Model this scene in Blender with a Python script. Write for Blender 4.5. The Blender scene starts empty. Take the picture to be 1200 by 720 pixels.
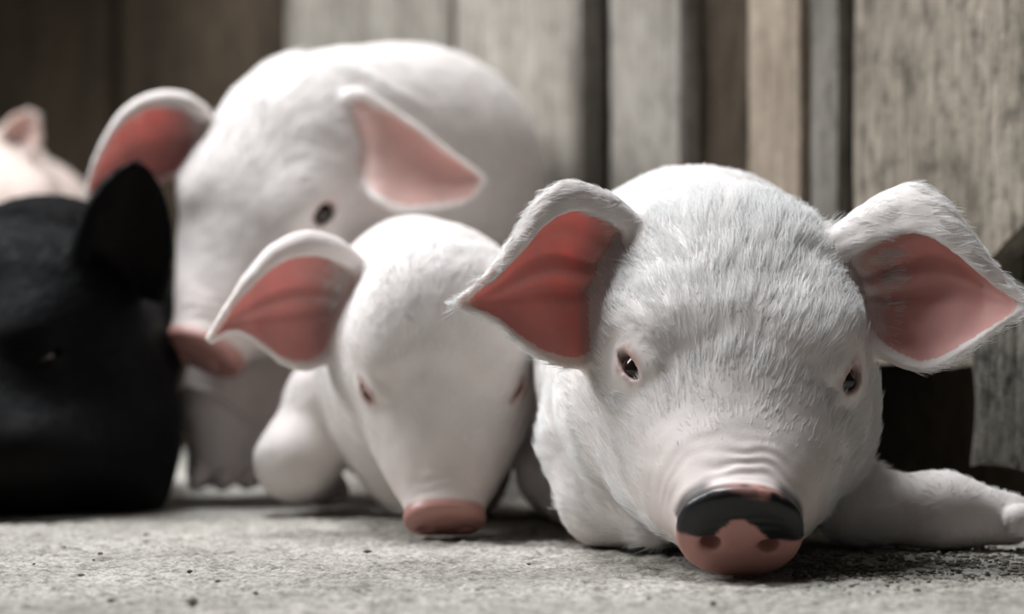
import bpy, math, random
import numpy as np
from mathutils import Vector
from mathutils.bvhtree import BVHTree
from mathutils.kdtree import KDTree

# ------------------------------------------------------------------ camera, light, exposure
S = bpy.context.scene
COL = S.collection
FPX, HZ, CAMH = 2600.0, 420.0, 0.0893          # focal length in pixels, horizon row, camera height

cam = bpy.data.cameras.new('camera')
cam_o = bpy.data.objects.new('camera', cam)
COL.objects.link(cam_o)
cam.sensor_width = 36.0
cam.lens = 36.0 * FPX / 1200.0
cam.shift_y = (HZ - 360.0) / 1200.0
cam.clip_start = 0.02
cam_o.location = (0, 0, CAMH)
cam_o.rotation_euler = (math.pi / 2, 0, 0)
cam.dof.use_dof = True
cam.dof.focus_distance = 0.955
cam.dof.aperture_fstop = 5.6
S.camera = cam_o

world = bpy.data.worlds.new('world')
S.world = world
world.use_nodes = True
world.node_tree.nodes['Background'].inputs[0].default_value = (0.93, 0.97, 1.0, 1)
world.node_tree.nodes['Background'].inputs[1].default_value = 0.015

def area(name, loc, target, size, energy, color):
    l = bpy.data.lights.new(name, 'AREA')
    l.shape = 'RECTANGLE'; l.size, l.size_y = size
    l.energy = energy; l.color = color
    o = bpy.data.objects.new(name, l); COL.objects.link(o)
    o.location = loc
    o.rotation_euler = (Vector(target) - Vector(loc)).to_track_quat('-Z', 'Y').to_euler()
    return o
# the pen is open to daylight on the left and to the sky overhead
area('open_side_daylight_offscreen', (-2.3, 1.75, 2.2), (0.05, 1.0, 0.05), (1.4, 1.4), 96, (0.97, 0.985, 1.0))
area('open_sky_above_offscreen', (-0.6, 1.75, 2.8), (0.0, 1.1, 0.0), (1.1, 1.1), 98, (0.95, 0.98, 1.0))

S.view_settings.view_transform = 'Standard'
S.view_settings.look = 'None'
S.view_settings.exposure = 0.25
S.view_settings.gamma = 1.0
S.view_settings.use_curve_mapping = False

# ------------------------------------------------------------------ helpers
rng = np.random.default_rng(7)
random.seed(7)
V = lambda *a: np.array(a, dtype=np.float64)

def W(px, py, D):
    """a point of the place: the ray through (px,py) followed to the distance D"""
    return V((px - 600.0) / FPX * D, D, CAMH + (HZ - py) / FPX * D)

def lin(r, g, b):
    f = lambda c: (c / 12.92) if c <= 0.04045 else ((c + 0.055) / 1.055) ** 2.4
    return np.array([f(r / 255.0), f(g / 255.0), f(b / 255.0)])

def smooth(a, b, x):
    t = np.clip((x - a) / (b - a), 0, 1)
    return t * t * (3 - 2 * t)

def hash3(ix, iy, iz):
    h = (ix.astype(np.int64) * 374761393 + iy.astype(np.int64) * 668265263 + iz.astype(np.int64) * 1274126177) & 0xffffffff
    h = ((h ^ (h >> 13)) * 1274126177) & 0xffffffff
    h = h ^ (h >> 16)
    return (h & 0xffff) / 65535.0

def vnoise(p):
    """value noise in -1..1 at the points p (n,3)"""
    i = np.floor(p); f = p - i; f = f * f * (3 - 2 * f)
    out = 0
    for dx in (0, 1):
        for dy in (0, 1):
            for dz in (0, 1):
                w = (f[:, 0] if dx else 1 - f[:, 0]) * (f[:, 1] if dy else 1 - f[:, 1]) * (f[:, 2] if dz else 1 - f[:, 2])
                out = out + w * hash3(i[:, 0] + dx, i[:, 1] + dy, i[:, 2] + dz)
    return out * 2 - 1

def fbm(p, n=4):
    a, o, s = 1.0, 0, 0
    for k in range(n):
        o = o + a * vnoise(p * 2 ** k + 17.3 * k); s += a; a *= 0.5
    return o / s

# ------------------------------------------------------------------ materials
def new_mat(name):
    m = bpy.data.materials.new(name); m.use_nodes = True
    nt = m.node_tree; b = nt.nodes['Principled BSDF']
    return m, nt, b

def N(nt, kind, **kw):
    n = nt.nodes.new(kind)
    for k, v in kw.items():
        if hasattr(n, k): setattr(n, k, v)
        else: n.inputs[k.replace('_', ' ')].default_value = v
    return n

def skin_material(name, rough=0.62, sss=0.12, bump=0.12):
    m, nt, b = new_mat(name)
    at = N(nt, 'ShaderNodeVertexColor', layer_name='col')
    tc = N(nt, 'ShaderNodeTexCoord')
    no = N(nt, 'ShaderNodeTexNoise'); no.inputs['Scale'].default_value = 60; no.inputs['Detail'].default_value = 6
    nt.links.new(tc.outputs['Object'], no.inputs['Vector'])
    mr = N(nt, 'ShaderNodeMapRange'); mr.inputs['To Min'].default_value = 0.84; mr.inputs['To Max'].default_value = 1.12
    nt.links.new(no.outputs['Fac'], mr.inputs['Value'])
    mx = N(nt, 'ShaderNodeVectorMath', operation='SCALE')
    nt.links.new(at.outputs['Color'], mx.inputs[0]); nt.links.new(mr.outputs['Result'], mx.inputs['Scale'])
    nt.links.new(mx.outputs[0], b.inputs['Base Color'])
    we = N(nt, 'ShaderNodeAttribute', attribute_name='moist')
    rm = N(nt, 'ShaderNodeMath', operation='MULTIPLY_ADD'); rm.inputs[1].default_value = 0.34 - rough; rm.inputs[2].default_value = rough
    nt.links.new(we.outputs['Fac'], rm.inputs[0]); nt.links.new(rm.outputs[0], b.inputs['Roughness'])
    b.inputs['Specular IOR Level'].default_value = 0.35
    th = N(nt, 'ShaderNodeAttribute', attribute_name='thin')
    wt = N(nt, 'ShaderNodeMath', operation='MULTIPLY_ADD'); wt.inputs[1].default_value = 0.5 if sss > 0 else 0.0; wt.inputs[2].default_value = sss
    nt.links.new(th.outputs['Fac'], wt.inputs[0]); nt.links.new(wt.outputs[0], b.inputs['Subsurface Weight'])
    b.inputs['Subsurface Radius'].default_value = (1.0, 0.72, 0.66)
    b.inputs['Subsurface Scale'].default_value = 0.006
    n2 = N(nt, 'ShaderNodeTexNoise'); n2.inputs['Scale'].default_value = 700; n2.inputs['Detail'].default_value = 3
    nt.links.new(tc.outputs['Object'], n2.inputs['Vector'])
    bp = N(nt, 'ShaderNodeBump'); bp.inputs['Strength'].default_value = bump; bp.inputs['Distance'].default_value = 0.0006
    nt.links.new(n2.outputs['Fac'], bp.inputs['Height']); nt.links.new(bp.outputs['Normal'], b.inputs['Normal'])
    return m

def fur_material(name, c0, c1, rough=0.55, spec=0.3):
    m, nt, b = new_mat(name)
    hi = N(nt, 'ShaderNodeHairInfo')
    mx = N(nt, 'ShaderNodeMixRGB'); mx.inputs[1].default_value = (*c0, 1); mx.inputs[2].default_value = (*c1, 1)
    nt.links.new(hi.outputs['Random'], mx.inputs[0])
    nt.links.new(mx.outputs[0], b.inputs['Base Color'])
    b.inputs['Roughness'].default_value = rough
    b.inputs['Specular IOR Level'].default_value = spec
    tr = N(nt, 'ShaderNodeBsdfTranslucent'); nt.links.new(mx.outputs[0], tr.inputs['Color'])
    ms = N(nt, 'ShaderNodeMixShader'); ms.inputs[0].default_value = 0.3
    out = nt.nodes['Material Output']
    nt.links.new(b.outputs[0], ms.inputs[1]); nt.links.new(tr.outputs[0], ms.inputs[2]); nt.links.new(ms.outputs[0], out.inputs['Surface'])
    return m

def wood_material(name, c_lo, c_hi, pits=0.5, scale=1.0, relief=0.5, spec=0.15):
    """weathered sawn board; the grain runs along the board's own z"""
    m, nt, b = new_mat(name)
    tc = N(nt, 'ShaderNodeTexCoord')
    oi = N(nt, 'ShaderNodeObjectInfo')
    off = N(nt, 'ShaderNodeVectorMath', operation='ADD')
    sc = N(nt, 'ShaderNodeVectorMath', operation='SCALE'); sc.inputs['Scale'].default_value = 7.0
    cmb = N(nt, 'ShaderNodeCombineXYZ')
    for k in range(3): nt.links.new(oi.outputs['Random'], cmb.inputs[k])
    nt.links.new(cmb.outputs[0], sc.inputs[0])
    nt.links.new(tc.outputs['Object'], off.inputs[0]); nt.links.new(sc.outputs[0], off.inputs[1])
    def noise(sx, sz, detail, rough=0.6):
        mp = N(nt, 'ShaderNodeMapping'); mp.inputs['Scale'].default_value = (sx * scale, sx * scale, sz * scale)
        nt.links.new(off.outputs[0], mp.inputs['Vector'])
        n = N(nt, 'ShaderNodeTexNoise'); n.inputs['Scale'].default_value = 1.0; n.inputs['Detail'].default_value = detail; n.inputs['Roughness'].default_value = rough
        nt.links.new(mp.outputs[0], n.inputs['Vector'])
        return n
    big = noise(14, 5, 5); grain = noise(260, 14, 5, 0.65); mott = noise(110, 55, 6, 0.7)
    ad = N(nt, 'ShaderNodeMath', operation='MULTIPLY_ADD'); ad.inputs[1].default_value = 0.42
    nt.links.new(grain.outputs['Fac'], ad.inputs[0])
    m2 = N(nt, 'ShaderNodeMath', operation='MULTIPLY'); m2.inputs[1].default_value = 0.58
    nt.links.new(big.outputs['Fac'], m2.inputs[0]); nt.links.new(m2.outputs[0], ad.inputs[2])
    cr = N(nt, 'ShaderNodeValToRGB'); cr.color_ramp.elements[0].position = 0.36; cr.color_ramp.elements[1].position = 0.66
    cr.color_ramp.elements[0].color = (*c_lo, 1); cr.color_ramp.elements[1].color = (*c_hi, 1)
    nt.links.new(ad.outputs[0], cr.inputs[0])
    pr = N(nt, 'ShaderNodeValToRGB'); pr.color_ramp.elements[0].position = 0.34; pr.color_ramp.elements[1].position = 0.52
    v = 1 - pits
    pr.color_ramp.elements[0].color = (v, v, v, 1); pr.color_ramp.elements[1].color = (1, 1, 1, 1)
    nt.links.new(mott.outputs['Fac'], pr.inputs[0])
    mu = N(nt, 'ShaderNodeMixRGB', blend_type='MULTIPLY'); mu.inputs[0].default_value = 1
    nt.links.new(cr.outputs[0], mu.inputs[1]); nt.links.new(pr.outputs[0], mu.inputs[2])
    nt.links.new(mu.outputs[0], b.inputs['Base Color'])
    b.inputs['Roughness'].default_value = 0.9; b.inputs['Specular IOR Level'].default_value = spec
    hs = N(nt, 'ShaderNodeMath', operation='ADD'); nt.links.new(mott.outputs['Fac'], hs.inputs[0]); nt.links.new(grain.outputs['Fac'], hs.inputs[1])
    bp = N(nt, 'ShaderNodeBump'); bp.inputs['Strength'].default_value = relief; bp.inputs['Distance'].default_value = 0.003
    nt.links.new(hs.outputs[0], bp.inputs['Height']); nt.links.new(bp.outputs['Normal'], b.inputs['Normal'])
    return m

def mesh_obj(name, verts, faces, mat, parent=None, smooth_shade=True):
    me = bpy.data.meshes.new(name)
    verts = np.asarray(verts, dtype=np.float32)
    if isinstance(faces, np.ndarray):
        me.vertices.add(len(verts)); me.vertices.foreach_set('co', verts.ravel())
        nf, k = faces.shape
        me.loops.add(nf * k); me.loops.foreach_set('vertex_index', faces.astype(np.int32).ravel())
        me.polygons.add(nf)
        me.polygons.foreach_set('loop_start', np.arange(0, nf * k, k, dtype=np.int32))
        me.polygons.foreach_set('loop_total', np.full(nf, k, dtype=np.int32))
        me.update(calc_edges=True)
    else:
        me.from_pydata([tuple(map(float, v)) for v in verts], [], faces)
    if smooth_shade:
        me.polygons.foreach_set('use_smooth', np.ones(len(me.polygons), dtype=bool))
    me.materials.append(mat)
    o = bpy.data.objects.new(name, me); COL.objects.link(o)
    if parent is not None: o.parent = parent
    return o

# ------------------------------------------------------------------ floor
def floor_material():
    m, nt, b = new_mat('trodden_concrete')
    tc = N(nt, 'ShaderNodeTexCoord')
    def noise(s, d, r=0.6):
        n = N(nt, 'ShaderNodeTexNoise'); n.inputs['Scale'].default_value = s; n.inputs['Detail'].default_value = d; n.inputs['Roughness'].default_value = r
        nt.links.new(tc.outputs['Object'], n.inputs['Vector']); return n
    a = noise(9, 6, 0.65); g = noise(420, 5, 0.7); p = noise(75, 7, 0.8)
    cr = N(nt, 'ShaderNodeValToRGB'); cr.color_ramp.elements[0].position = 0.3; cr.color_ramp.elements[1].position = 0.7
    cr.color_ramp.elements[0].color = (*lin(150, 146, 139), 1); cr.color_ramp.elements[1].color = (*lin(188, 184, 177), 1)
    nt.links.new(a.outputs['Fac'], cr.inputs[0])
    c2 = N(nt, 'ShaderNodeValToRGB'); c2.color_ramp.elements[0].position = 0.36; c2.color_ramp.elements[1].position = 0.6
    c2.color_ramp.elements[0].color = (0.34, 0.33, 0.31, 1); c2.color_ramp.elements[1].color = (1.06, 1.06, 1.06, 1)
    nt.links.new(g.outputs['Fac'], c2.inputs[0])
    c3 = N(nt, 'ShaderNodeValToRGB'); c3.color_ramp.elements[0].position = 0.34; c3.color_ramp.elements[1].position = 0.50
    c3.color_ramp.elements[0].color = (0.36, 0.34, 0.31, 1); c3.color_ramp.elements[1].color = (1, 1, 1, 1)
    nt.links.new(p.outputs['Fac'], c3.inputs[0])
    x = N(nt, 'ShaderNodeMixRGB', blend_type='MULTIPLY'); x.inputs[0].default_value = 0.8
    y = N(nt, 'ShaderNodeMixRGB', blend_type='MULTIPLY'); y.inputs[0].default_value = 0.85
    nt.links.new(cr.outputs[0], x.inputs[1]); nt.links.new(c2.outputs[0], x.inputs[2])
    nt.links.new(x.outputs[0], y.inputs[1]); nt.links.new(c3.outputs[0], y.inputs[2])
    nt.links.new(y.outputs[0], b.inputs['Base Color'])
    b.inputs['Roughness'].default_value = 0.92; b.inputs['Specular IOR Level'].default_value = 0.2
    bp = N(nt, 'ShaderNodeBump'); bp.inputs['Strength'].default_value = 0.5; bp.inputs['Distance'].default_value = 0.0012
    nt.links.new(g.outputs['Fac'], bp.inputs['Height']); nt.links.new(bp.outputs['Normal'], b.inputs['Normal'])
    return m

def build_floor():
    xs = np.concatenate([np.linspace(-2.6, -0.42, 24)[:-1], np.linspace(-0.42, 0.42, 400), np.linspace(0.42, 1.6, 14)[1:]])
    ys = np.concatenate([np.linspace(-0.6, 0.7, 10)[:-1], np.linspace(0.7, 1.3, 330), np.linspace(1.3, 3.4, 24)[1:]])
    X, Y = np.meshgrid(xs, ys)
    P = np.stack([X.ravel(), Y.ravel(), np.zeros(X.size)], 1)
    near = smooth(-0.42, -0.38, P[:, 0]) * (1 - smooth(0.38, 0.42, P[:, 0])) * smooth(0.7, 0.73, P[:, 1]) * (1 - smooth(1.25, 1.3, P[:, 1]))
    z = 0.0010 * fbm(P * 45, 3) + 0.0020 * fbm(P * 190, 3) * near
    grit = vnoise(P * 330)
    z += near * np.where(grit > 0.62, (grit - 0.62) * 0.0035, 0)
    P[:, 2] = z - 0.0016
    nx, ny = len(xs), len(ys)
    i = np.arange(nx * ny).reshape(ny, nx)
    F = np.stack([i[:-1, :-1], i[:-1, 1:], i[1:, 1:], i[1:, :-1]], -1).reshape(-1, 4)
    o = mesh_obj('floor', P, F, floor_material())
    o['kind'] = 'structure'
build_floor()

# ------------------------------------------------------------------ plank wall
WA = V(0.2717, 1.25, 0); WD = V(-0.5417, 0.8406, 0); WN = V(-0.8406, -0.5417, 0)
def s_of(px):
    r = (px - 600.0) / FPX
    return 1.606 * (WA[0] - WA[1] * r) / (0.87 + 1.35 * r)

wall = bpy.data.objects.new('wall_back', None); COL.objects.link(wall)
wall.location = WA; wall.rotation_euler = (0, 0, math.atan2(WD[1], WD[0])); wall['kind'] = 'structure'
# in the wall's own axes: x along the wall to the left, y towards the piglets, z up

def plank(px_r, px_l, mat, face=0.0, thick=0.024, z0=-0.002, z1=0.85, seed=0, wob=0.0012, cut=None, name='plank', ss=None):
    s0, s1 = ss or (s_of(px_r), s_of(px_l))
    if s0 > s1: s0, s1 = s1, s0
    nz, nx = 34, 10
    w = s1 - s0
    zs = np.linspace(0, 1, nz)
    prof = [(0, .004), (.04 if w > .05 else .08, 0)] + [(t, 0) for t in np.linspace(.14, .86, nx - 4)] + [(.96 if w > .05 else .92, 0), (1, .004)]
    prof = [(x, y) for x, y in prof] + [(1, thick), (0, thick)]
    pr = np.array(prof); k = len(pr)
    verts = []
    for j, t in enumerate(zs):
        for (u, d) in pr:
            zb = z0
            if cut is not None: zb = z0 + cut[0] + (cut[1] - cut[0]) * u
            zt = z1
            if len(cut or ()) > 2: zt = z1 + cut[2] + (cut[3] - cut[2]) * u
            verts.append((s0 + w * u, face - d, zb + (zt - zb) * t))
    P = np.array(verts)
    q = P + V(seed * 3.1, seed * 1.7, 0)
    P[:, 0] += wob * fbm(q * V(4, 4, 14), 3) * 1.5
    fr = np.tile(pr[:, 1] < thick * 0.9, nz)
    P[:, 1] += np.where(fr, wob * (fbm(q * V(30, 30, 12), 3) + 0.8 * fbm(q * V(140, 140, 20) + 5, 2)), 0)
    if cut is not None:   # a broken end is splintered
        lo = np.repeat(zs, k) < 0.001
        P[:, 2] += np.where(lo, 0.006 * fbm(q * V(160, 160, 0) + 9, 2), 0)
    faces = []
    for j in range(nz - 1):
        for a in range(k):
            b = (a + 1) % k
            faces.append((j * k + a, (j + 1) * k + a, (j + 1) * k + b, j * k + b))
    faces.append(tuple(range(k))); faces.append(tuple((nz - 1) * k + a for a in range(k))[::-1])
    # own origin at its foot so the grain differs from board to board
    c = V(s0 + w / 2, face, 0)
    o = mesh_obj(name, P - c, faces, mat, wall, smooth_shade=False)
    o.location = c
    return o

wd_rough = wood_material('wood_rough_grey', lin(110, 103, 93), lin(186, 175, 160), pits=0.62, relief=0.9)
wd_grey = wood_material('wood_grey', lin(122, 116, 108), lin(184, 178, 169), pits=0.35)
wd_tan = wood_material('wood_tan', lin(122, 110, 96), lin(180, 166, 150), pits=0.3)
wd_cool = wood_material('wood_cool', lin(92, 90, 84), lin(140, 136, 128), pits=0.4)
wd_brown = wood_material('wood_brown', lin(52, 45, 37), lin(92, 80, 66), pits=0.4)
wd_char = wood_material('wood_charred', lin(74, 71, 65), lin(170, 165, 154), pits=0.8, relief=1.0)

plank(1380, 1168, wd_rough, face=0.012, seed=1, z0=0.141, cut=(0.08, 0.0))
plank(1163, 996, wd_rough, seed=2, z0=0.085, cut=(0.0, 0.004))
plank(984, 947, wd_cool, seed=3)
plank(945, 880, wd_tan, face=0.004, seed=4)
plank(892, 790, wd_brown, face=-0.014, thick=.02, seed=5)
plank(800, 712, wd_grey, thick=.018, seed=6)
plank(676, 530, wd_grey, seed=7)
plank(527, 334, wd_grey, face=0.003, seed=8)
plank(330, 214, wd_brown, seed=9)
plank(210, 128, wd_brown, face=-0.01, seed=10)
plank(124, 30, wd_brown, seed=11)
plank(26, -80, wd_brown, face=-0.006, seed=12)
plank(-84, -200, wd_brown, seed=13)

# broken lower board by the white piglet's ear
plank(0, 0, wd_char, ss=(-.19, -.0600), face=.082, thick=.03, z0=.0296, z1=.1335, seed=21, wob=.003, cut=(0.0, 0.004, -.06, 0.0))

def backing():  # panel added behind the planks so no bright sky shows through the gaps
    s0, s1 = s_of(1400), s_of(-260)
    V8 = [(x, y, z) for x in (s0, s1) for y in (-0.1, -0.085) for z in (-.004, .87)]
    F8 = [(0, 1, 3, 2), (4, 6, 7, 5), (0, 4, 5, 1), (2, 3, 7, 6), (0, 2, 6, 4), (1, 5, 7, 3)]
    mesh_obj('added_gap_backing', V8, F8, wd_brown, wall, False)
backing()

def added_shade_eave():
    # unseen eave, added over the far corner to shade the boards there
    s0, s1 = s_of(300) + .24, s_of(-260) + .5
    V8 = [(x, y, z + .06 * (y < 0)) for x in (s0, s1) for y in (-.1, .70) for z in (.875, .90)]
    F8 = [(0, 1, 3, 2), (4, 6, 7, 5), (0, 4, 5, 1), (2, 3, 7, 6), (0, 2, 6, 4), (1, 5, 7, 3)]
    o = mesh_obj('shade_eave_unseen', V8, F8, wd_brown, None, False)
    o.location = wall.location; o.rotation_euler = wall.rotation_euler
    o['kind'] = 'structure'
added_shade_eave()

# ------------------------------------------------------------------ implicit surfaces -> one continuous mesh
def smin(a, b, k):
    h = np.maximum(k - np.abs(a - b), 0) / k
    return np.minimum(a, b) - h * h * k * 0.25

class Field:
    def __init__(self, lo, hi, h):
        self.lo = np.array(lo, float); self.h = h
        self.n = np.ceil((np.array(hi) - self.lo) / h).astype(int) + 1
        self.F = np.full(self.n, 0.05, np.float32)
        self.ax = [(self.lo[a] + h * np.arange(self.n[a])).astype(np.float32) for a in range(3)]
    def sub(self, lo, hi):
        a = np.clip(np.floor((np.array(lo) - self.lo) / self.h).astype(int), 0, self.n)
        b = np.clip(np.ceil((np.array(hi) - self.lo) / self.h).astype(int) + 1, 0, self.n)
        sl = tuple(slice(a[i], b[i]) for i in range(3))
        return sl, (self.ax[0][sl[0]][:, None, None], self.ax[1][sl[1]][None, :, None], self.ax[2][sl[2]][None, None, :])
    def put(self, sl, d, k, cut=False):
        if d.size == 0: return
        if cut: self.F[sl] = -smin(-self.F[sl], d, k)
        else: self.F[sl] = smin(self.F[sl], d, k)
    def ell(self, c, r, R=None, k=0.01, cut=False):
        c = np.array(c, float); r = np.array(r, float); R = np.eye(3) if R is None else R
        m = np.abs(R) @ r + k + 2 * self.h
        sl, (x, y, z) = self.sub(c - m, c + m)
        x = x - c[0]; y = y - c[1]; z = z - c[2]
        q = [x * R[0, i] + y * R[1, i] + z * R[2, i] for i in range(3)]
        k0 = np.sqrt(sum((q[i] / r[i]) ** 2 for i in range(3)))
        k1 = np.sqrt(sum((q[i] / r[i] ** 2) ** 2 for i in range(3))) + 1e-6
        self.put(sl, np.where(k0 < 0.05, -r.min(), k0 * (k0 - 1) / k1), k, cut)
    def cone(self, a, b, ra, rb, k=0.01, cut=False):
        a = np.array(a, float); b = np.array(b, float)
        m = max(ra, rb) + k + 2 * self.h
        sl, (x, y, z) = self.sub(np.minimum(a, b) - m, np.maximum(a, b) + m)
        d = b - a; L = d @ d + 1e-12
        t = np.clip(((x - a[0]) * d[0] + (y - a[1]) * d[1] + (z - a[2]) * d[2]) / L, 0, 1)
        e = np.sqrt((x - a[0] - t * d[0]) ** 2 + (y - a[1] - t * d[1]) ** 2 + (z - a[2] - t * d[2]) ** 2)
        self.put(sl, e - (ra + t * (rb - ra)), k, cut)
    def chain(self, pts, k=0.01):
        for (a, ra), (b, rb) in zip(pts[:-1], pts[1:]): self.cone(a, b, ra, rb, k)
    def mesh(self):
        F = self.F; s = F < 0
        n = self.n
        cnt = np.zeros(n - 1, np.uint8)
        cs = [(i, j, k) for i in (0, 1) for j in (0, 1) for k in (0, 1)]
        for (i, j, k) in cs: cnt += s[i:n[0] - 1 + i, j:n[1] - 1 + j, k:n[2] - 1 + k]
        act = np.argwhere((cnt > 0) & (cnt < 8))
        idx = np.full(n - 1, -1, np.int32); idx[tuple(act.T)] = np.arange(len(act))
        val = {c: F[act[:, 0] + c[0], act[:, 1] + c[1], act[:, 2] + c[2]] for c in cs}
        acc = np.zeros((len(act), 3)); num = np.zeros(len(act))
        for c in cs:
            for a in range(3):
                if c[a] == 0:
                    d = list(c); d[a] = 1; d = tuple(d)
                    v0, v1 = val[c], val[d]
                    cr = (v0 < 0) != (v1 < 0)
                    t = np.where(cr, v0 / np.where(cr, v0 - v1, 1), 0)
                    p = np.tile(np.array(c, float), (len(act), 1)); p[:, a] = t
                    acc += p * cr[:, None]; num += cr
        P = self.lo + self.h * (act + acc / num[:, None])
        quads = []
        for a in range(3):
            b, c = (a + 1) % 3, (a + 2) % 3
            A = [slice(None)] * 3; B = [slice(None)] * 3
            A[a] = slice(0, n[a] - 1); B[a] = slice(1, n[a])
            for ax in (b, c): A[ax] = slice(1, n[ax] - 1); B[ax] = slice(1, n[ax] - 1)
            s0, s1 = s[tuple(A)], s[tuple(B)]
            e = np.argwhere(s0 != s1)
            flip = s0[tuple(e.T)]
            e = e.copy(); e[:, b] += 1; e[:, c] += 1
            def cell(db, dc):
                q = e.copy(); q[:, b] -= db; q[:, c] -= dc
                return idx[tuple(q.T)]
            Q = np.stack([cell(1, 1), cell(0, 1), cell(0, 0), cell(1, 0)], 1)
            Q[~flip] = Q[~flip][:, ::-1]
            quads.append(Q)
        Q = np.concatenate(quads)
        return P, Q[(Q >= 0).all(1)]

def laplace(P, Q, it, lam=0.5):
    e = np.concatenate([Q[:, [0, 1]], Q[:, [1, 2]], Q[:, [2, 3]], Q[:, [3, 0]]])
    n = len(P); deg = np.maximum(np.bincount(e[:, 0], minlength=n) + np.bincount(e[:, 1], minlength=n), 1)
    for k in range(it):
        s = np.stack([np.bincount(e[:, 0], P[e[:, 1], a], n) + np.bincount(e[:, 1], P[e[:, 0], a], n) for a in range(3)], 1)
        P = P + (lam if k % 2 == 0 else -lam * 0.94) * (s / deg[:, None] - P)
    return P

def normals(P, Q):
    fn = np.cross(P[Q[:, 2]] - P[Q[:, 0]], P[Q[:, 3]] - P[Q[:, 1]])
    vn = np.stack([sum(np.bincount(Q[:, c], fn[:, a], len(P)) for c in range(4)) for a in range(3)], 1)
    return vn / (np.linalg.norm(vn, axis=1, keepdims=True) + 1e-12)

def rot(yaw, pitch, tilt):
    y, p, t = (math.radians(v) for v in (yaw, pitch, tilt))
    Rz = np.array([[math.cos(y), -math.sin(y), 0], [math.sin(y), math.cos(y), 0], [0, 0, 1]])
    Rx = np.array([[1, 0, 0], [0, math.cos(p), -math.sin(p)], [0, math.sin(p), math.cos(p)]])
    Ry = np.array([[math.cos(t), 0, math.sin(t)], [0, 1, 0], [-math.sin(t), 0, math.cos(t)]])
    return Ry @ Rz @ Rx

def catmull(pts, n):
    pts = np.array(pts, float); m = len(pts)
    ext = np.vstack([2 * pts[0] - pts[1], pts, 2 * pts[-1] - pts[-2]])
    t = np.linspace(0, m - 1 - 1e-6, n); i = t.astype(int); f = (t - i)[:, None]
    p0, p1, p2, p3 = ext[i], ext[i + 1], ext[i + 2], ext[i + 3]
    return 0.5 * (2 * p1 + (p2 - p0) * f + (2 * p0 - 5 * p1 + 4 * p2 - p3) * f ** 2 + (3 * p1 - p0 - 3 * p2 + p3) * f ** 3)

# head profile in the head's own axes: -y to the snout, z up; (y, half width, top, bottom)
HEAD = np.array([
    (.090, .044, .046, -.040), (.075, .052, .054, -.050), (.050, .060, .060, -.060), (.020, .0640, .0585, -.067),
    (-.010, .0625, .0515, -.065), (-.035, .0550, .0405, -.059), (-.058, .0450, .0300, -.048), (-.078, .0350, .0235, -.036),
    (-.092, .0272, .0200, -.0265), (-.0985, .0252, .0200, -.0240), (-.1035, .0262, .0210, -.0245)])

class Head:
    def __init__(self, nose, yaw, pitch, tilt, s=1.0, table=HEAD):
        self.R = rot(yaw, pitch, tilt); self.s = s
        self.O = np.array(nose) - self.R @ (V(0, -.107, -.002) * s)
        t = table[::-1]
        yy = np.linspace(t[0, 0], t[-1, 0], 300)
        d = catmull(t, 3000)
        self.yb = table[0, 0]
        self.ty = np.concatenate([[-.1090, -.1086, -.1078, -.1062], yy])
        cols = []
        for c in (1, 2, 3):
            v = np.interp(yy, d[:, 0], d[:, c])
            cols.append(np.concatenate([np.array([.25, .5, .76, .93]) * v[0], v]))
        self.tw, self.tt, self.tb = cols
    def world(self, *q):
        return self.O + self.R @ (np.array(q, float) * self.s)
    def local(self, P):
        return ((P - self.O) @ self.R) / self.s
    def add(self, f, k=0.012):
        s = self.s
        c = np.array([self.world(x, y, z) for x in (-.075, .075) for y in (-.118, .095) for z in (-.08, .075)])
        sl, (x, y, z) = f.sub(c.min(0), c.max(0))
        x = x - self.O[0]; y = y - self.O[1]; z = z - self.O[2]
        q = [(x * self.R[0, i] + y * self.R[1, i] + z * self.R[2, i]) / s for i in range(3)]
        hw = np.interp(q[1], self.ty, self.tw); zt = np.interp(q[1], self.ty, self.tt); zb = np.interp(q[1], self.ty, self.tb)
        zc = zb + (zt - zb) * 0.52
        hz = np.where(q[2] > zc, zt - zc, zc - zb)
        e = 2.25
        r = ((np.abs(q[0]) / hw) ** e + (np.abs(q[2] - zc) / hz) ** e) ** (1 / e)
        d = (r - 1) * np.minimum(hw, hz)
        d = np.maximum(d, np.maximum(-.1090 - q[1], q[1] - self.yb)) * s
        g = np.gradient(d.astype(np.float32), f.h)
        gm = np.sqrt(g[0] ** 2 + g[1] ** 2 + g[2] ** 2)
        f.put(sl, (d / np.clip(gm, 0.8, 5)).astype(np.float32), k)
    def surf(self, y, ang):
        """a point of the skin at station y, ang from the +x side upward, and its outward normal (world)"""
        hw, zt, zb = (np.interp(y, self.ty, t) for t in (self.tw, self.tt, self.tb))
        zc = zb + (zt - zb) * 0.52
        def pt(y, a):
            hw, zt, zb = (np.interp(y, self.ty, t) for t in (self.tw, self.tt, self.tb))
            zc = zb + (zt - zb) * 0.52; hz = (zt - zc) if math.sin(a) > 0 else (zc - zb)
            c, s_ = math.cos(a), math.sin(a); e = 2 / 2.25
            return V(hw * abs(c) ** e * np.sign(c), y, zc + hz * abs(s_) ** e * np.sign(s_))
        a = math.radians(ang); p = pt(y, a)
        n = np.cross(pt(y + .002, a) - pt(y - .002, a), pt(y, a + .03) - pt(y, a - .03))
        n /= np.linalg.norm(n)
        if n[0] * math.cos(a) + n[2] * math.sin(a) < 0: n = -n
        return self.world(*p), self.R @ n

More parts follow.
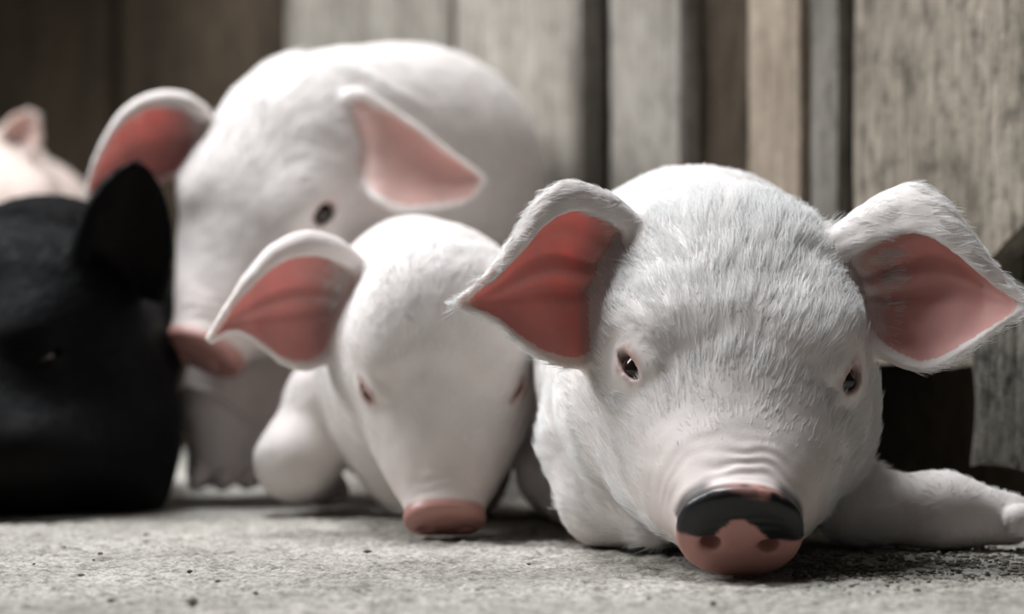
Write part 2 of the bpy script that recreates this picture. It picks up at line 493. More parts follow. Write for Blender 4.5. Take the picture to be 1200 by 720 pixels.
class Ear:
    """a thin cupped sheet between two edges that run from the root to the tip; pairs are (px, py, distance)"""
    def __init__(self, top, bot, cup=0.012, roll=0.012, thick=0.0013, facing=None, ridges=0.0, fold=0.16):
        T = catmull([W(*p) for p in top], 40); B = catmull([W(*p) for p in bot], 40)
        self.nu, self.nv = 36, 40
        prof = catmull([(fold, 1.0, 0), (fold * .45, 1.08, 0), (0.0, .55, 0), (.05, .05, 0), (.2, -.6, 0), (.45, -1.0, 0), (.75, -.62, 0), (1.0, 0.0, 0)], self.nu)
        G = np.zeros((self.nv, self.nu, 3))
        ax = T[-1] - 0.5 * (T[0] + B[0])
        for j in range(self.nv):
            v = j / (self.nv - 1)
            across = B[j] - T[j]; w = np.linalg.norm(across) + 1e-9
            n = np.cross(across, ax); n /= np.linalg.norm(n) + 1e-9
            ref = V(0, -1, 0) if facing is None else np.array(facing)
            if n @ ref < 0: n = -n
            sc = min(1.0, w / 0.045)
            env = (1 - 0.55 * v)
            for i in range(self.nu):
                b, d = prof[i, 0], prof[i, 1]
                dep = d * (roll if d > 0 else cup) * sc * env
                if ridges: dep += ridges * math.sin(b * 30 + 0.8) * math.exp(-((b - .42) / .17) ** 2) * (1 - v)
                G[j, i] = T[j] + across * b + n * dep
        self.G = G; self.thick = thick
        vs = [Vector(p) for p in G.reshape(-1, 3)]
        fs = [(j * self.nu + i, j * self.nu + i + 1, (j + 1) * self.nu + i + 1, (j + 1) * self.nu + i) for j in range(self.nv - 1) for i in range(self.nu - 1)]
        self.faces = fs
        self.tree = BVHTree.FromPolygons(vs, fs)
        # face normals on the cupped side
        P = G.reshape(-1, 3); f = np.array(fs)
        fn = np.cross(P[f[:, 2]] - P[f[:, 0]], P[f[:, 3]] - P[f[:, 1]]); fn /= np.linalg.norm(fn, axis=1, keepdims=True) + 1e-12
        mid = fn[[j * (self.nu - 1) + self.nu // 2 for j in range(self.nv - 1)]].mean(0)
        ref = V(0, -1, 0) if facing is None else np.array(facing)
        self.fn = fn if mid @ ref > 0 else -fn
        self.lo, self.hi = P.min(0), P.max(0)
        self.axis = ax / np.linalg.norm(ax)
    def add(self, f, k=0.006):
        m = 0.0075
        sl, (x, y, z) = f.sub(self.lo - m, self.hi + m)
        shp = np.broadcast(x, y, z).shape
        Pg = np.stack([np.broadcast_to(a, shp).ravel() for a in (x, y, z)], 1)
        d = np.full(len(Pg), 0.03, np.float32)
        fnear = self.tree.find_nearest; nv1 = self.nu - 1; nv = self.nv - 1
        # coarse pass: skip points far from the sheet
        kd = KDTree(len(self.faces) // 3 + 1)
        for c, q in enumerate(range(0, len(self.faces), 3)): kd.insert(Vector(self.G.reshape(-1, 3)[self.faces[q][0]]), c)
        kd.balance()
        step = 4
        key = np.stack(np.unravel_index(np.arange(len(Pg)), shp), 1) // step
        ck = key[:, 0] * 1000000 + key[:, 1] * 1000 + key[:, 2]
        u, inv = np.unique(ck, return_inverse=True)
        cc = np.stack([np.bincount(inv, Pg[:, a]) for a in range(3)], 1) / np.bincount(inv)[:, None]
        far = np.array([kd.find(Vector(p))[2] for p in cc]) > 0.012 + step * f.h
        for i in np.nonzero(~far[inv])[0]:
            loc, n, fi, dist = fnear(Vector(Pg[i]), 0.012)
            if loc is not None:
                v = (fi // nv1) / nv
                th = self.thick * (1 + 1.6 * max(0, 0.35 - v) / 0.35)
                d[i] = dist - th
        f.put(sl, d.reshape(shp), k)
    def query(self, P):
        """u, v, side (+1 cupped side), distance for points near the ear"""
        out = np.zeros((len(P), 4)); out[:, 3] = 1
        m = 0.006
        near = np.nonzero(((P > self.lo - m) & (P < self.hi + m)).all(1))[0]
        for i in near:
            loc, n, fi, dist = self.tree.find_nearest(Vector(P[i]), 0.006)
            if loc is not None:
                s = (P[i] - np.array(loc)) @ self.fn[fi]
                out[i] = ((fi % (self.nu - 1)) / (self.nu - 2), (fi // (self.nu - 1)) / (self.nv - 2), s / (dist + 1e-9), dist)
        return out

eye_mat, _nt, _b = new_mat('wet_dark_eye')
_n = N(_nt, 'ShaderNodeTexNoise'); _n.inputs['Scale'].default_value = 300
_c = N(_nt, 'ShaderNodeValToRGB'); _c.color_ramp.elements[0].color = (.004, .003, .003, 1); _c.color_ramp.elements[1].color = (.03, .018, .012, 1)
_nt.links.new(_n.outputs['Fac'], _c.inputs[0]); _nt.links.new(_c.outputs[0], _b.inputs['Base Color'])
_b.inputs['Roughness'].default_value = 0.12

def uv_sphere(c, r, nu=20, nv=12):
    v = [(c[0], c[1], c[2] + r)]
    for j in range(1, nv):
        for i in range(nu):
            a, b = math.pi * j / nv, 2 * math.pi * i / nu
            v.append((c[0] + r * math.sin(a) * math.cos(b), c[1] + r * math.sin(a) * math.sin(b), c[2] + r * math.cos(a)))
    v.append((c[0], c[1], c[2] - r))
    f = [(0, 1 + i, 1 + (i + 1) % nu) for i in range(nu)]
    for j in range(nv - 2):
        for i in range(nu):
            a = 1 + j * nu
            f.append((a + i, a + nu + i, a + nu + (i + 1) % nu, a + (i + 1) % nu))
    e = len(v) - 1; a = 1 + (nv - 2) * nu
    f += [(a + i, e, a + (i + 1) % nu) for i in range(nu)]
    return v, f

def make_fur(body, P, Q, Nn, flow, length, count, mat, radius, clump=0.5, lift=0.35, npts=5, wild=0.15):
    """hair strands rooted on the skin, laid along the flow"""
    w = length[Q].mean(1); w = np.where(w > 0.0006, 1.0, 0.0) * (0.4 + w / w.max())
    fi = rng.choice(len(Q), count, p=w / w.sum())
    a, b = rng.random(count)[:, None], rng.random(count)[:, None]
    q = Q[fi]
    bl = lambda A: (A[q[:, 0]] * (1 - a) + A[q[:, 1]] * a) * (1 - b) + (A[q[:, 3]] * (1 - a) + A[q[:, 2]] * a) * b
    root = bl(P); n = bl(Nn); n /= np.linalg.norm(n, axis=1, keepdims=True)
    fl = bl(flow); L = bl(length[:, None])[:, 0] * rng.uniform(0.6, 1.25, count)
    fl -= n * (fl * n).sum(1, keepdims=True); fl /= np.linalg.norm(fl, axis=1, keepdims=True) + 1e-9
    side = np.cross(n, fl)
    sw = 0.30 * vnoise(root * 110 + 3) + wild * rng.normal(size=count)
    lf = np.clip(lift + 0.10 * vnoise(root * 150 + 40) + 0.08 * rng.normal(size=count), 0.04, 1.2)
    dirn = fl + side * sw[:, None] + n * lf[:, None]; dirn /= np.linalg.norm(dirn, axis=1, keepdims=True)
    bend = fl + side * (sw * 1.3)[:, None] - n * 0.12
    t = np.linspace(0, 1, npts)[None, :, None]
    C = root[:, None] - n[:, None] * 0.0004 + dirn[:, None] * L[:, None, None] * t + (bend - dirn)[:, None] * L[:, None, None] * 0.5 * t ** 2
    if clump > 0:
        nc = max(count // 9, 1); kd = KDTree(nc)
        for i in range(nc): kd.insert(Vector(root[i]), i)
        kd.balance()
        near = np.array([kd.find(Vector(p))[1] for p in root])
        C += (C[near] - C) * (clump * t ** 1.5) * rng.uniform(0.5, 1.0, count)[:, None, None]
    hc = bpy.data.hair_curves.new('fur')
    hc.add_curves([npts] * count)
    hc.attributes['position'].data.foreach_set('vector', C.astype(np.float32).ravel())
    ra = hc.attributes.get('radius') or hc.attributes.new('radius', 'FLOAT', 'POINT')
    rr = radius * (1 - 0.75 * t[0, :, 0] ** 1.5)
    ra.data.foreach_set('value', np.tile(rr, count).astype(np.float32))
    hc.materials.append(mat)
    o = bpy.data.objects.new('fur', hc); COL.objects.link(o); o.parent = body
    o['kind'] = 'stuff'
    return o

S_ = {}
def build_piglet(spec):
    h = spec['h']
    f = Field(spec['lo'], spec['hi'], h)
    H = spec['head']; s = H.s
    spec['body'](f)
    H.add(f, 0.02 * s)
    # brows and cheeks
    for sx in (-1, 1):
        f.ell(H.world(sx * .034, -.004, .036), V(.016, .022, .010) * s, H.R, 0.016 * s)
        f.ell(H.world(sx * .047, .012, -.030), V(.022, .032, .030) * s, H.R, 0.02 * s)
    for e in spec['ears']: e.add(f, 0.007 * s)
    # eye sockets and lids
    eyes = []
    for (side, y, ang, openness) in spec['eyes']:
        p, n = H.surf(y, ang if side > 0 else 180 - ang)
        fw = H.R @ V(-side * .55, -.75, -.25); t1 = fw - n * (fw @ n); t1 /= np.linalg.norm(t1)
        t2 = np.cross(n, t1); t2 = t2 if t2 @ H.R[:, 2] > 0 else -t2
        Re = np.stack([t1, t2, n], 1)
        r = .0078 * s; c = p - n * .0050 * s
        f.ell(c, V(1.3, 1.1, 1.02) * (r + .0012 * s), Re, 0.006 * s)
        f.ell(p + t2 * .0092 * s - n * .0010 * s, V(.0105, .0028, .0036) * s, Re, 0.005 * s)
        f.ell(p + n * .0030 * s - t2 * .0006 * s, V(.0088, .0042 * openness, .0080) * s, Re, 0.0015 * s, cut=True)
        eyes.append((c, r, p, n, t1, t2))
    # nostrils and mouth line
    for sx in (-1, 1):
        f.ell(H.world(sx * .0118, -.1045, -.0045), V(.0044, .0150, .0036) * s, H.R, 0.002 * s, cut=True)
        f.cone(H.world(sx * .004, -.100, -.0275), H.world(sx * .040, -.030, -.036), .0016 * s, .0016 * s, 0.003 * s, cut=True)
    P, Q = f.mesh()
    P = laplace(P, Q, spec.get('relax', 4))
    Nn = normals(P, Q)
    q = H.local(P)
    # wrinkles across the bridge of the snout
    onh = (1 - smooth(.08, .10, q[:, 1])) * (q[:, 1] > -.114) * (np.abs(q[:, 0]) < .08) * (np.abs(q[:, 2]) < .09)
    wr = onh * smooth(-.096, -.091, q[:, 1]) * (1 - smooth(-.082, -.068, q[:, 1])) * smooth(-.012, .004, q[:, 2])
    wr = wr * (1 - .8 * smooth(.010, .022, np.abs(q[:, 0])))
    ph = (q[:, 1] + 6 * q[:, 0] ** 2 + .0045 * vnoise(q * 100)) / .0066
    P = P + Nn * (wr * 0.00032 * s * (1 + .7 * vnoise(q * 90)) * np.sin(2 * math.pi * ph))[:, None]
    P = P + Nn * (0.0005 * fbm(P * 90, 2))[:, None]
    P[:, 2] = np.maximum(P[:, 2], 0.0)
    Nn = normals(P, Q)
    earq = [e.query(P) for e in spec['ears']]
    ctx = dict(P=P, q=q, N=Nn, ears=earq, eyes=eyes, onh=onh)
    col = spec['color'](ctx)
    o = mesh_obj('piglet', P, Q, spec['skin'])
    ca = o.data.color_attributes.new('col', 'FLOAT_COLOR', 'POINT')
    ca.data.foreach_set('color', np.concatenate([np.clip(col, 0, 1), np.ones((len(P), 1))], 1).astype(np.float32).ravel())
    wa = o.data.attributes.new('moist', 'FLOAT', 'POINT')
    wa.data.foreach_set('value', (onh * (1 - smooth(-.100, -.095, q[:, 1])) * (np.abs(q[:, 0]) < .032) * (np.abs(q[:, 2]) < .032)).astype(np.float32))
    ta = o.data.attributes.new('thin', 'FLOAT', 'POINT')
    th = np.zeros(len(P))
    for eq in earq: th = np.maximum(th, (eq[:, 3] < .0055) * smooth(.1, .3, eq[:, 1]))
    ta.data.foreach_set('value', th.astype(np.float32))
    o['label'] = spec['label']; o['category'] = 'piglet'; o['group'] = 'piglets huddled by the plank wall'
    for (c, r, p, n, t1, t2) in eyes:
        v, fc = uv_sphere(c, r)
        mesh_obj('eye', v, fc, eye_mat, o)
    fs = spec['fur']
    # strand flow and length
    back = H.R @ V(0, 1, 0)
    flow = np.zeros_like(P)
    hx = H.R @ V(1, 0, 0); hzv = H.R @ V(0, 0, 1)
    wh = onh * (1 - smooth(.06, .10, q[:, 1]))
    flow += wh[:, None] * (back[None] + (q[:, :1] * 9) * hx[None])
    flow += (1 - wh)[:, None] * np.array(spec['body_flow'])[None]
    L = np.full(len(P), fs['len'])
    disc = onh * (1 - smooth(-.0985, -.094, q[:, 1])) * (np.abs(q[:, 0]) < .034) * (np.abs(q[:, 2]) < .034)
    muz = onh * (1 - smooth(-.075, -.045, q[:, 1]))
    L *= (1 - disc) * (1 - 0.5 * muz) * (1 - .7 * onh * (1 - smooth(-.088, -.066, q[:, 1])) * smooth(-.022, -.010, q[:, 2]))
    crown = onh * smooth(-.03, .03, q[:, 1]) * smooth(.01, .04, q[:, 2])
    L *= 1 + 0.6 * crown
    L *= 1 + 0.9 * onh * smooth(-.095, -.085, q[:, 1]) * (1 - smooth(-.06, -.04, q[:, 1])) * (1 - smooth(-.026, -.018, q[:, 2]))
    for e, eq in zip(spec['ears'], earq):
        near = (eq[:, 3] < 0.0055)
        flow[near] = e.axis
        inner = near & (eq[:, 2] > 0.15) & (eq[:, 0] > 0.22) & (eq[:, 0] < 0.975) & (eq[:, 1] < .97)
        fade = smooth(0.0, 0.34, eq[:, 1])
        L = np.where(inner, L * (1 - fade), np.where(near, fs['len'] * 0.62, L))
    for (c, r, p, n, t1, t2) in eyes:
        d = np.linalg.norm(P - p, axis=1)
        L *= 0.04 + 0.96 * smooth(.008 * s, .019 * s, d)
    L *= np.where(onh > .5, 1, .45 + .55 * smooth(.03, .07, P[:, 2]))
    L[P[:, 2] < 0.002] = 0
    if fs['count']:
        make_fur(o, P, Q, Nn, flow, L, fs['count'], fs['mat'], fs['radius'], fs.get('clump', .5), fs.get('lift', .35))
    return o, ctx

def paint(ctx, white, pink, ear_in, disc, lid, black_patch=False, earw=None):
    P, q, onh = ctx['P'], ctx['q'], ctx['onh']
    n = fbm(P * 28, 3)[:, None]
    col = np.tile(white, (len(P), 1)) * (1 + 0.05 * n)
    def mixin(c, w): 
        nonlocal col
        col = col * (1 - w[:, None]) + np.array(c)[None] * w[:, None]
    # bare skin shows on muzzle
    mixin(pink, 0.2 * onh * (1 - smooth(-.085, -.05, q[:, 1])))
    for ei, eq in enumerate(ctx['ears']):
        near = eq[:, 3] < 0.0055
        inner = near * smooth(-.1, .3, eq[:, 2]) * smooth(.17, .25, eq[:, 0]) * (1 - smooth(.972, .995, eq[:, 0])) * (1 - smooth(.93, .98, eq[:, 1]))
        u, v = eq[:, 0], eq[:, 1]
        inner = inner * smooth(0.0, .16, v + .05 * vnoise(P * 300))
        c = np.array(ear_in if earw is None or earw[ei] is None else earw[ei])[None]
        col = col * (1 - inner[:, None]) + c * inner[:, None]
    d = onh * (1 - smooth(-.1005, -.0965, q[:, 1])) * (np.abs(q[:, 0]) < .032) * (np.abs(q[:, 2]) < .032)
    mixin(disc, d)
    if black_patch:
        wob = 0.0016 * vnoise(q * 260) + .0012 * vnoise(q * 90 + 3)
        ax = np.abs(q[:, 0])
        edge = 0.0085 - 0.0105 * smooth(.003, .0145, ax) + wob
        w = d * smooth(edge - .0008, edge + .0010, q[:, 2])
        top = smooth(.0175, .0205, q[:, 2] + wob * 1.4 + .35 * np.maximum(0, q[:, 1] + .103))
        cen = np.exp(-((q[:, 0] - .004) / .012) ** 2)
        w = w * (1 - top * cen * .9)
        wb = onh * (1 - smooth(-.0965, -.091, q[:, 1])) * smooth(edge, edge + .002, q[:, 2]) * smooth(.010, .017, ax) * 0.9
        mixin(lin(30, 31, 33), np.maximum(w, wb))
    for (c, r, p, nn, t1, t2) in ctx['eyes']:
        dd = P - p; a = (dd @ t1) / r; b = (dd @ t2) / r
        rr = np.sqrt((a / 1.35) ** 2 + (b / .75) ** 2)
        near = np.linalg.norm(dd, axis=1) < 3 * r
        mixin(lid, near * (1 - smooth(.55, 1.35, rr + .25 * vnoise(P * 400))) * 0.85)
    return col

white_skin = skin_material('white_piglet_skin')
black_skin = skin_material('black_piglet_skin', rough=0.6, sss=0.0)
black_skin.node_tree.nodes['Principled BSDF'].inputs['Specular IOR Level'].default_value = 0.06
fur_white = fur_material('white_fur', (.82, .81, .80), (.94, .94, .94))
fur_black = fur_material('black_fur', (.0015, .0015, .002), (.005, .0055, .007), rough=0.5, spec=.12)

WHITE = lin(225, 217, 214); PINK = lin(210, 178, 168); EARP = lin(216, 162, 156); DISC = lin(184, 136, 128); LID = lin(176, 138, 130)

def trotter(f, p, d, r):
    """a cloven hoof: two toes below the end p of a leg, pointing along d"""
    d = np.array(d, float); d /= np.linalg.norm(d)
    sd = np.cross(d, V(0, 0, 1)); sd /= np.linalg.norm(sd) + 1e-9
    for k in (-1, 1):
        a = np.array(p) + sd * k * r * .55
        f.cone(a, a + d * r * 1.3 - V(0, 0, r * .35), r * .62, r * .38, 0.003)

# ---- 1. the white piglet in front, chin on the floor
def body1(f):
    f.ell((.092, 1.045, .088), (.074, .075, .072), None, .02)
    f.ell((.093, 1.120, .096), (.080, .100, .090), None, .03)
    f.ell((.102, 1.225, .092), (.080, .115, .090), None, .04)
    f.ell((.096, 1.315, .083), (.078, .085, .083), None, .04)
    # forelegs: elbow on the floor at the left, the other stretched out to the right
    f.chain([((.048, 1.105, .080), .032), ((.042, 1.075, .046), .025), ((.046, 1.060, .022), .0205), ((.066, 1.030, .013), .0125)], .015)
    f.chain([((.148, 1.100, .036), .025), ((.164, 1.055, .019), .0175), ((.203, 1.045, .0170), .0165), ((.232, 1.040, .014), .0125)], .012)
    trotter(f, (.236, 1.032, .014), (1, -.1, 0), .013)
    for sx in (-1, 1):
        f.chain([((.098 + sx * .06, 1.31, .06), .045), ((.098 + sx * .066, 1.25, .028), .026), ((.098 + sx * .068, 1.19, .014), .014)], .02)
    f.chain([((.10, 1.39, .12), .006), ((.112, 1.405, .125), .0045), ((.105, 1.412, .11), .003)], .006)

ear1l = Ear([(752, 285, 1.012), (724, 249, 1.005), (692, 226, .998), (660, 217, .99), (628, 236, .98), (600, 279, .972), (570, 322, .965), (536, 354, .957)],
            [(722, 396, .995), (711, 414, .985), (694, 427, .978), (670, 430, .972), (640, 421, .967), (608, 399, .962), (578, 374, .959), (541, 361, .956)],
            cup=.016, roll=.010, ridges=.0036)
ear1r = Ear([(978, 285, 1.012), (1018, 250, 1.005), (1050, 229, .998), (1077, 221, .99), (1110, 240, .98), (1144, 284, .972), (1174, 324, .965), (1204, 354, .957)],
            [(1008, 392, .995), (1040, 417, .985), (1064, 430, .978), (1088, 434, .972), (1116, 421, .967), (1146, 400, .962), (1172, 382, .959), (1200, 363, .956)],
            cup=.016, roll=.011, ridges=.0036, fold=.26)
build_piglet(dict(
    h=.00125, lo=(-.04, .87, -.004), hi=(.262, 1.425, .205), head=Head((.0925, .9, .0160), 0, 35, 3, 1.0),
    body=body1, ears=[ear1l, ear1r], eyes=[(-1, -.030, 40, .75), (1, -.028, 36, .95)],
    skin=white_skin, body_flow=(0, .8, -.25),
    color=lambda c: paint(c, WHITE, PINK, EARP, DISC, LID, True),
    fur=dict(len=.0135, count=150000, mat=fur_white, radius=.00010, clump=.7, lift=.17),
    label='white piglet with a black patch on its pink snout, chin resting on the floor'))

HEAD2 = HEAD * V(1, .93, 1, 1)
HEAD2[:, 0] = np.where(HEAD2[:, 0] > -.03, -.03 + (HEAD2[:, 0] + .03) * .72, HEAD2[:, 0])
# ---- 2. the dozing piglet beside it
def body2(f):
    f.ell((-.042, 1.215, .094), (.058, .075, .070), None, .02)
    f.ell((-.040, 1.275, .034), (.040, .055, .045), None, .02)
    f.ell((-.056, 1.290, .092), (.058, .090, .080), None, .03)
    f.ell((-.056, 1.350, .088), (.058, .075, .080), None, .03)
    f.chain([((-.085, 1.310, .088), .024), ((-.112, 1.290, .068), .0165), ((-.124, 1.280, .030), .0220), ((-.112, 1.315, .014), .0125)], .012)
    trotter(f, (-.110, 1.320, .012), (.2, 1, 0), .011)
    f.chain([((-.03, 1.31, .05), .024), ((-.028, 1.275, .02), .015), ((-.032, 1.245, .012), .011)], .015)
ear2l = Ear([(410, 306, 1.190), (386, 285, 1.180), (352, 277, 1.172), (318, 290, 1.165), (292, 318, 1.158), (272, 348, 1.152), (256, 376, 1.147), (243, 397, 1.142)],
            [(396, 396, 1.175), (380, 420, 1.165), (360, 432, 1.158), (336, 428, 1.153), (314, 412, 1.150), (294, 396, 1.147), (274, 390, 1.145), (247, 401, 1.142)],
            cup=.016, roll=.010, ridges=.0036)
ear2r = Ear([(612, 300, 1.190), (616, 285, 1.195), (620, 275, 1.205), (623, 270, 1.215), (625, 272, 1.225), (626, 280, 1.235), (626, 292, 1.245), (625, 305, 1.255)],
            [(615, 360, 1.180), (620, 370, 1.190), (623, 372, 1.20), (625, 368, 1.21), (626, 358, 1.225), (626, 345, 1.235), (626, 330, 1.245), (625, 312, 1.255)],
            cup=.008, roll=.006, facing=(1, -.3, 0))
build_piglet(dict(
    h=.0015, lo=(-.180, 1.07, -.016), hi=(.050, 1.47, .195), head=Head(W(521, 617, 1.106), 0, 64, -1, .86, HEAD2),
    body=body2, ears=[ear2l, ear2r], eyes=[(-1, -.032, 37, .3), (1, -.032, 37, .3)],
    skin=white_skin, body_flow=(0, .8, -.25),
    color=lambda c: paint(c, WHITE, PINK, EARP, DISC, LID),
    fur=dict(len=.0065, count=45000, mat=fur_white, radius=.00011, clump=.4, lift=.22),
    label='dozing pinkish white piglet with closed eyes, nose on the floor between two other white piglets'))

# ---- 3. the larger piglet standing behind
def body3(f):
    f.ell((-.125, 1.455, .215), (.066, .075, .072), None, .03)
    f.ell((-.085, 1.510, .216), (.078, .090, .084), None, .04)
    f.ell((-.055, 1.560, .214), (.078, .090, .088), None, .04)
    f.ell((-.070, 1.625, .208), (.070, .075, .082), None, .04)
    f.chain([((-.158, 1.475, .180), .038), ((-.182, 1.448, .115), .025), ((-.189, 1.432, .060), .0205), ((-.191, 1.425, .024), .0175)], .02)
    trotter(f, (-.191, 1.420, .016), (0, -1, 0), .015)
    f.chain([((-.130, 1.490, .170), .042), ((-.150, 1.470, .105), .030), ((-.152, 1.445, .060), .022), ((-.155, 1.432, .028), .0185)], .02)
    trotter(f, (-.157, 1.426, .016), (-.2, -1, 0), .015)
    for x in (-.112, -.045):
        f.chain([((x, 1.62, .17), .045), ((x, 1.64, .10), .026), ((x, 1.62, .045), .017), ((x, 1.615, .018), .016)], .02)
    f.chain([((-.07, 1.69, .25), .007), ((-.065, 1.71, .245), .005)], .006)
ear3l = Ear([(240, 132, 1.415), (220, 117, 1.412), (194, 111, 1.410), (166, 117, 1.408), (141, 136, 1.405), (122, 165, 1.402), (109, 196, 1.400), (100, 226, 1.398)],
            [(226, 196, 1.405), (210, 206, 1.402), (192, 213, 1.400), (172, 218, 1.398), (152, 222, 1.397), (134, 226, 1.396), (118, 229, 1.396), (102, 231, 1.396)],
            cup=.018, roll=.010)
ear3r = Ear([(400, 122, 1.395), (420, 108, 1.372), (450, 122, 1.365), (480, 141, 1.362), (506, 160, 1.360), (532, 181, 1.360), (552, 196, 1.360), (569, 210, 1.360)],
            [(420, 200, 1.380), (438, 230, 1.352), (462, 245, 1.345), (488, 247, 1.345), (512, 244, 1.348), (534, 240, 1.351), (552, 232, 1.354), (567, 215, 1.358)],
            cup=.010, roll=.004, fold=.06)
build_piglet(dict(
    h=.0018, lo=(-.290, 1.31, -.004), hi=(.045, 1.755, .325), head=Head(W(236, 420, 1.365), -26, 62, 13, 1.02),
    body=body3, ears=[ear3l, ear3r], eyes=[(-1, -.012, 36, .7), (1, -.010, 38, 1.3)],
    skin=white_skin, body_flow=(.4, .8, -.3),
    color=lambda c: paint(c, WHITE, PINK, EARP, DISC, LID, earw=[None, lin(206, 168, 160)]),
    fur=dict(len=.0075, count=30000, mat=fur_white, radius=.00014, clump=.4, lift=.22),
    label='larger white piglet standing behind the others, head lowered, one ear drooping'))

# ---- 4. the black piglet
def body4(f):
    f.ell((-.302, 1.360, .095), (.078, .085, .083), None, .03)
    f.ell((-.300, 1.435, .100), (.086, .100, .095), None, .03)
    f.ell((-.320, 1.540, .096), (.085, .110, .094), None, .04)
    f.chain([((-.245, 1.39, .10), .040), ((-.238, 1.350, .05), .028), ((-.232, 1.320, .018), .018)], .02)
    f.chain([((-.36, 1.40, .08), .040), ((-.365, 1.365, .04), .028), ((-.36, 1.330, .016), .016)], .02)
    f.ell((-.256, 1.325, .085), (.042, .05, .075), None, .03)
    f.ell((-.246, 1.335, .020), (.037, .045, .055), None, .02)
    f.ell((-.250, 1.320, .040), (.040, .05, .040), None, .03)
    f.ell((-.290, 1.275, .036), (.060, .060, .036), None, .02)
    trotter(f, (-.232, 1.316, .012), (0, -1, 0), .012); trotter(f, (-.36, 1.326, .012), (0, -1, 0), .012)
ear4l = Ear([(88, 330, 1.300), (86, 300, 1.298), (92, 270, 1.296), (102, 245, 1.294), (116, 222, 1.292), (131, 206, 1.290), (145, 196, 1.288), (157, 190, 1.286)],
            [(188, 350, 1.300), (196, 325, 1.295), (200, 295, 1.290), (200, 268, 1.286), (195, 242, 1.284), (186, 219, 1.283), (175, 202, 1.283), (163, 191, 1.284)],
            cup=.014, roll=.006)
ear4r = Ear([(-10, 300, 1.31), (-18, 270, 1.305), (-30, 245, 1.30), (-42, 225, 1.295), (-55, 210, 1.29), (-66, 203, 1.288), (-76, 200, 1.286), (-84, 199, 1.285)],
            [(-60, 340, 1.30), (-80, 320, 1.295), (-92, 298, 1.29), (-100, 275, 1.287), (-102, 252, 1.285), (-100, 232, 1.284), (-95, 215, 1.284), (-87, 202, 1.284)],
            cup=.014, roll=.006)
def paint4(c):
    B = lin(10, 10, 12)
    return paint(c, B, lin(34, 30, 28), lin(22, 18, 18), lin(40, 34, 32), lin(8, 8, 8))
build_piglet(dict(
    h=.0018, lo=(-.440, 1.15, -.040), hi=(-.175, 1.665, .215), head=Head(W(-120, 545, 1.215), -14, 30, 6, 1.0),
    body=body4, ears=[ear4l, ear4r], eyes=[(-1, -.02, 32, .3), (1, -.02, 32, .3)],
    skin=black_skin, body_flow=(0, .8, -.25), color=paint4,
    fur=dict(len=.008, count=26000, mat=fur_black, radius=.00014, clump=.4, lift=.25),
    label='black piglet with one upright pointed ear, lying against the white ones'))

# ---- 5. the piglet far back by the dark boards
def body5(f):
    f.ell((-.49, 1.99, .180), (.075, .09, .072), None, .03)
    f.ell((-.47, 2.09, .195), (.088, .11, .088), None, .03)
    for x, y in ((-.53, 2.04), (-.42, 2.04), (-.53, 2.14), (-.42, 2.14)):
        f.chain([((x, y, .15), .035), ((x, y, .07), .022), ((x, y - .01, .015), .015)], .02)
        trotter(f, (x, y - .013, .013), (0, -1, 0), .013)
ear5l = Ear([(-5, 175, 1.94), (-2, 160, 1.938), (4, 148, 1.936), (11, 140, 1.934), (19, 134, 1.932), (27, 131, 1.93), (34, 130, 1.928), (40, 131, 1.926)],
            [(40, 180, 1.93), (46, 170, 1.928), (49, 160, 1.926), (50, 152, 1.925), (49, 145, 1.924), (47, 139, 1.924), (45, 135, 1.924), (42, 132, 1.925)],
            cup=.008, roll=.004)
ear5r = Ear([(-70, 175, 1.95), (-85, 165, 1.945), (-100, 163, 1.94), (-115, 166, 1.935), (-128, 173, 1.93), (-140, 183, 1.925), (-150, 195, 1.92), (-158, 208, 1.918)],
            [(-70, 225, 1.94), (-85, 235, 1.935), (-100, 238, 1.93), (-115, 236, 1.926), (-128, 232, 1.923), (-140, 226, 1.92), (-150, 220, 1.918), (-157, 212, 1.917)],
            cup=.010, roll=.006)
build_piglet(dict(
    h=.003, lo=(-.70, 1.78, -.004), hi=(-.34, 2.23, .33), head=Head(W(8, 348, 1.86), 14, 40, -6, .95),
    body=body5, ears=[ear5l, ear5r], eyes=[(-1, -.02, 30, 1.0), (1, -.02, 30, 1.0)],
    skin=white_skin, body_flow=(0, .8, -.25), color=lambda c: paint(c, lin(222, 202, 193), PINK, lin(222, 192, 185), DISC, LID),
    fur=dict(len=.008, count=5000, mat=fur_white, radius=.0003, clump=.2, lift=.2),
    label='pinkish piglet in the dark corner behind the black one'))

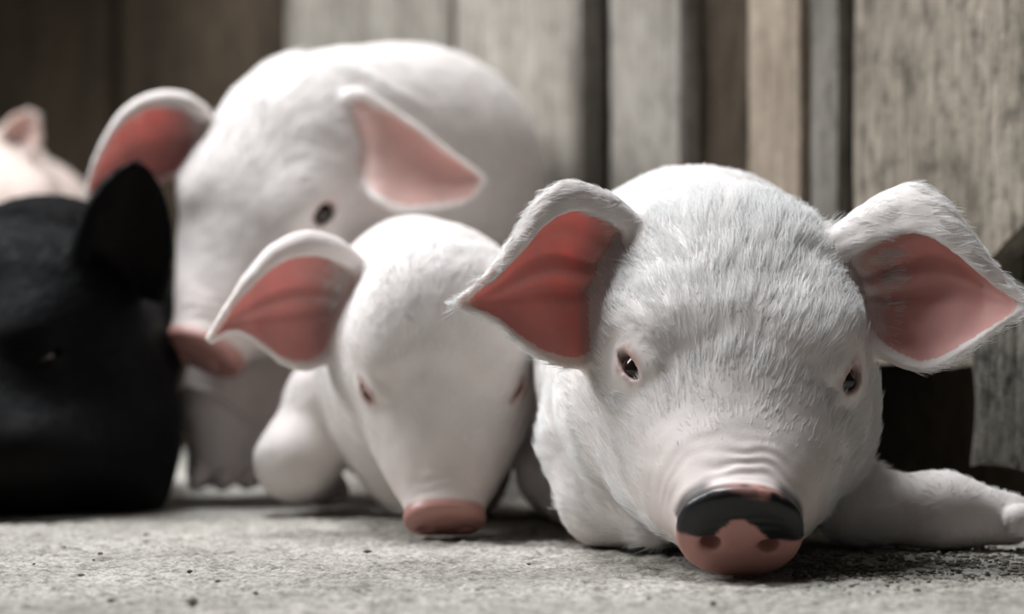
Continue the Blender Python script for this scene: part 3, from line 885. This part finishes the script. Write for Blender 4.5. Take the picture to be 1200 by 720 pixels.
# ------------------------------------------------------------------ crumbs of dirt on the floor
def crumbs():
    m, nt, b = new_mat('dry_dung_crumb')
    n = N(nt, 'ShaderNodeTexNoise'); n.inputs['Scale'].default_value = 500
    cr = N(nt, 'ShaderNodeValToRGB'); cr.color_ramp.elements[0].color = (*lin(52, 46, 40), 1); cr.color_ramp.elements[1].color = (*lin(112, 102, 90), 1)
    nt.links.new(n.outputs['Fac'], cr.inputs[0]); nt.links.new(cr.outputs[0], b.inputs['Base Color']); b.inputs['Roughness'].default_value = 0.9
    spots = [(225, 706, 4.6), (222, 669, 2.2), (118, 648, 2.0), (75, 640, 1.6), (172, 626, 2.2), (110, 655, 1.4), (255, 680, 1.8), (95, 673, 2.0),
             (430, 646, 2.6), (300, 694, 2.0), (130, 703, 2.4), (560, 690, 1.6), (620, 660, 1.6), (760, 700, 1.8), (835, 706, 2.2), (40, 660, 1.6)]
    base = []
    for k in range(4):
        v, fc = uv_sphere((0, 0, 0), 1.0, 8, 5)
        v = np.array(v); v *= (1 + 0.6 * vnoise(v * 1.9 + 11 * k))[:, None]; v *= V(1.2, .8, .45)
        o = mesh_obj('dirt_crumb', v * .001, fc, m); base.append(o)
    for i, (px, py, r) in enumerate(spots):
        D = FPX * CAMH / (py - HZ)
        o = base[i] if i < 4 else base[i % 4].copy()
        if i >= 4: COL.objects.link(o)
        p = W(px, py, D); sc = r * 0.6
        o.location = (p[0], p[1], sc * .0004 - .0009); o.scale = (sc, sc, sc); o.rotation_euler = (0, 0, random.uniform(0, 6))
        o['label'] = 'largest dark crumb of dirt lying flat on the pale floor' if i == 0 else 'small dark crumb of dirt on the pale floor'; o['category'] = 'dirt'; o['group'] = 'dirt crumbs on the floor'
crumbs()

# ------------------------------------------------------------------ loose dirt trodden up beside the front piglet's snout
def loose_dirt():
    m, nt, b = new_mat('loose_dirt')
    n = N(nt, 'ShaderNodeTexNoise'); n.inputs['Scale'].default_value = 350; n.inputs['Detail'].default_value = 4
    cr = N(nt, 'ShaderNodeValToRGB'); cr.color_ramp.elements[0].color = (*lin(60, 55, 48), 1); cr.color_ramp.elements[1].color = (*lin(160, 152, 140), 1)
    cr.color_ramp.elements[0].position = .35; cr.color_ramp.elements[1].position = .65
    nt.links.new(n.outputs['Fac'], cr.inputs[0]); nt.links.new(cr.outputs[0], b.inputs['Base Color']); b.inputs['Roughness'].default_value = 0.95
    bv, bf = uv_sphere((0, 0, 0), 1.0, 6, 4); bv = np.array(bv)
    VV, FF, off = [], [], 0
    for k in range(1900):
        px = rng.uniform(930, 1260); py = 664 + 11 * rng.normal() - 8 * (px > 1080)
        D = FPX * CAMH / (max(py, 640) - HZ)
        p = W(px, max(py, 640), D); r = .0004 + .0013 * rng.random() ** 3
        a = rng.uniform(0, 6.28); c, sn = math.cos(a), math.sin(a)
        v = bv * (1 + .5 * vnoise(bv * 1.7 + 5.3 * k))[:, None] * V(1.3, .8, .5) * r
        v = np.stack([v[:, 0] * c - v[:, 1] * sn, v[:, 0] * sn + v[:, 1] * c, v[:, 2]], 1) + V(p[0], p[1], -.0012 + .4 * r)
        VV.append(v); FF += [tuple(i + off for i in f) for f in bf]; off += len(v)
    o = mesh_obj('loose_dirt', np.concatenate(VV), FF, m)
    o['label'] = 'loose crumbly dirt on the floor beside the snout with the black patch'; o['category'] = 'dirt'; o['kind'] = 'stuff'
loose_dirt()
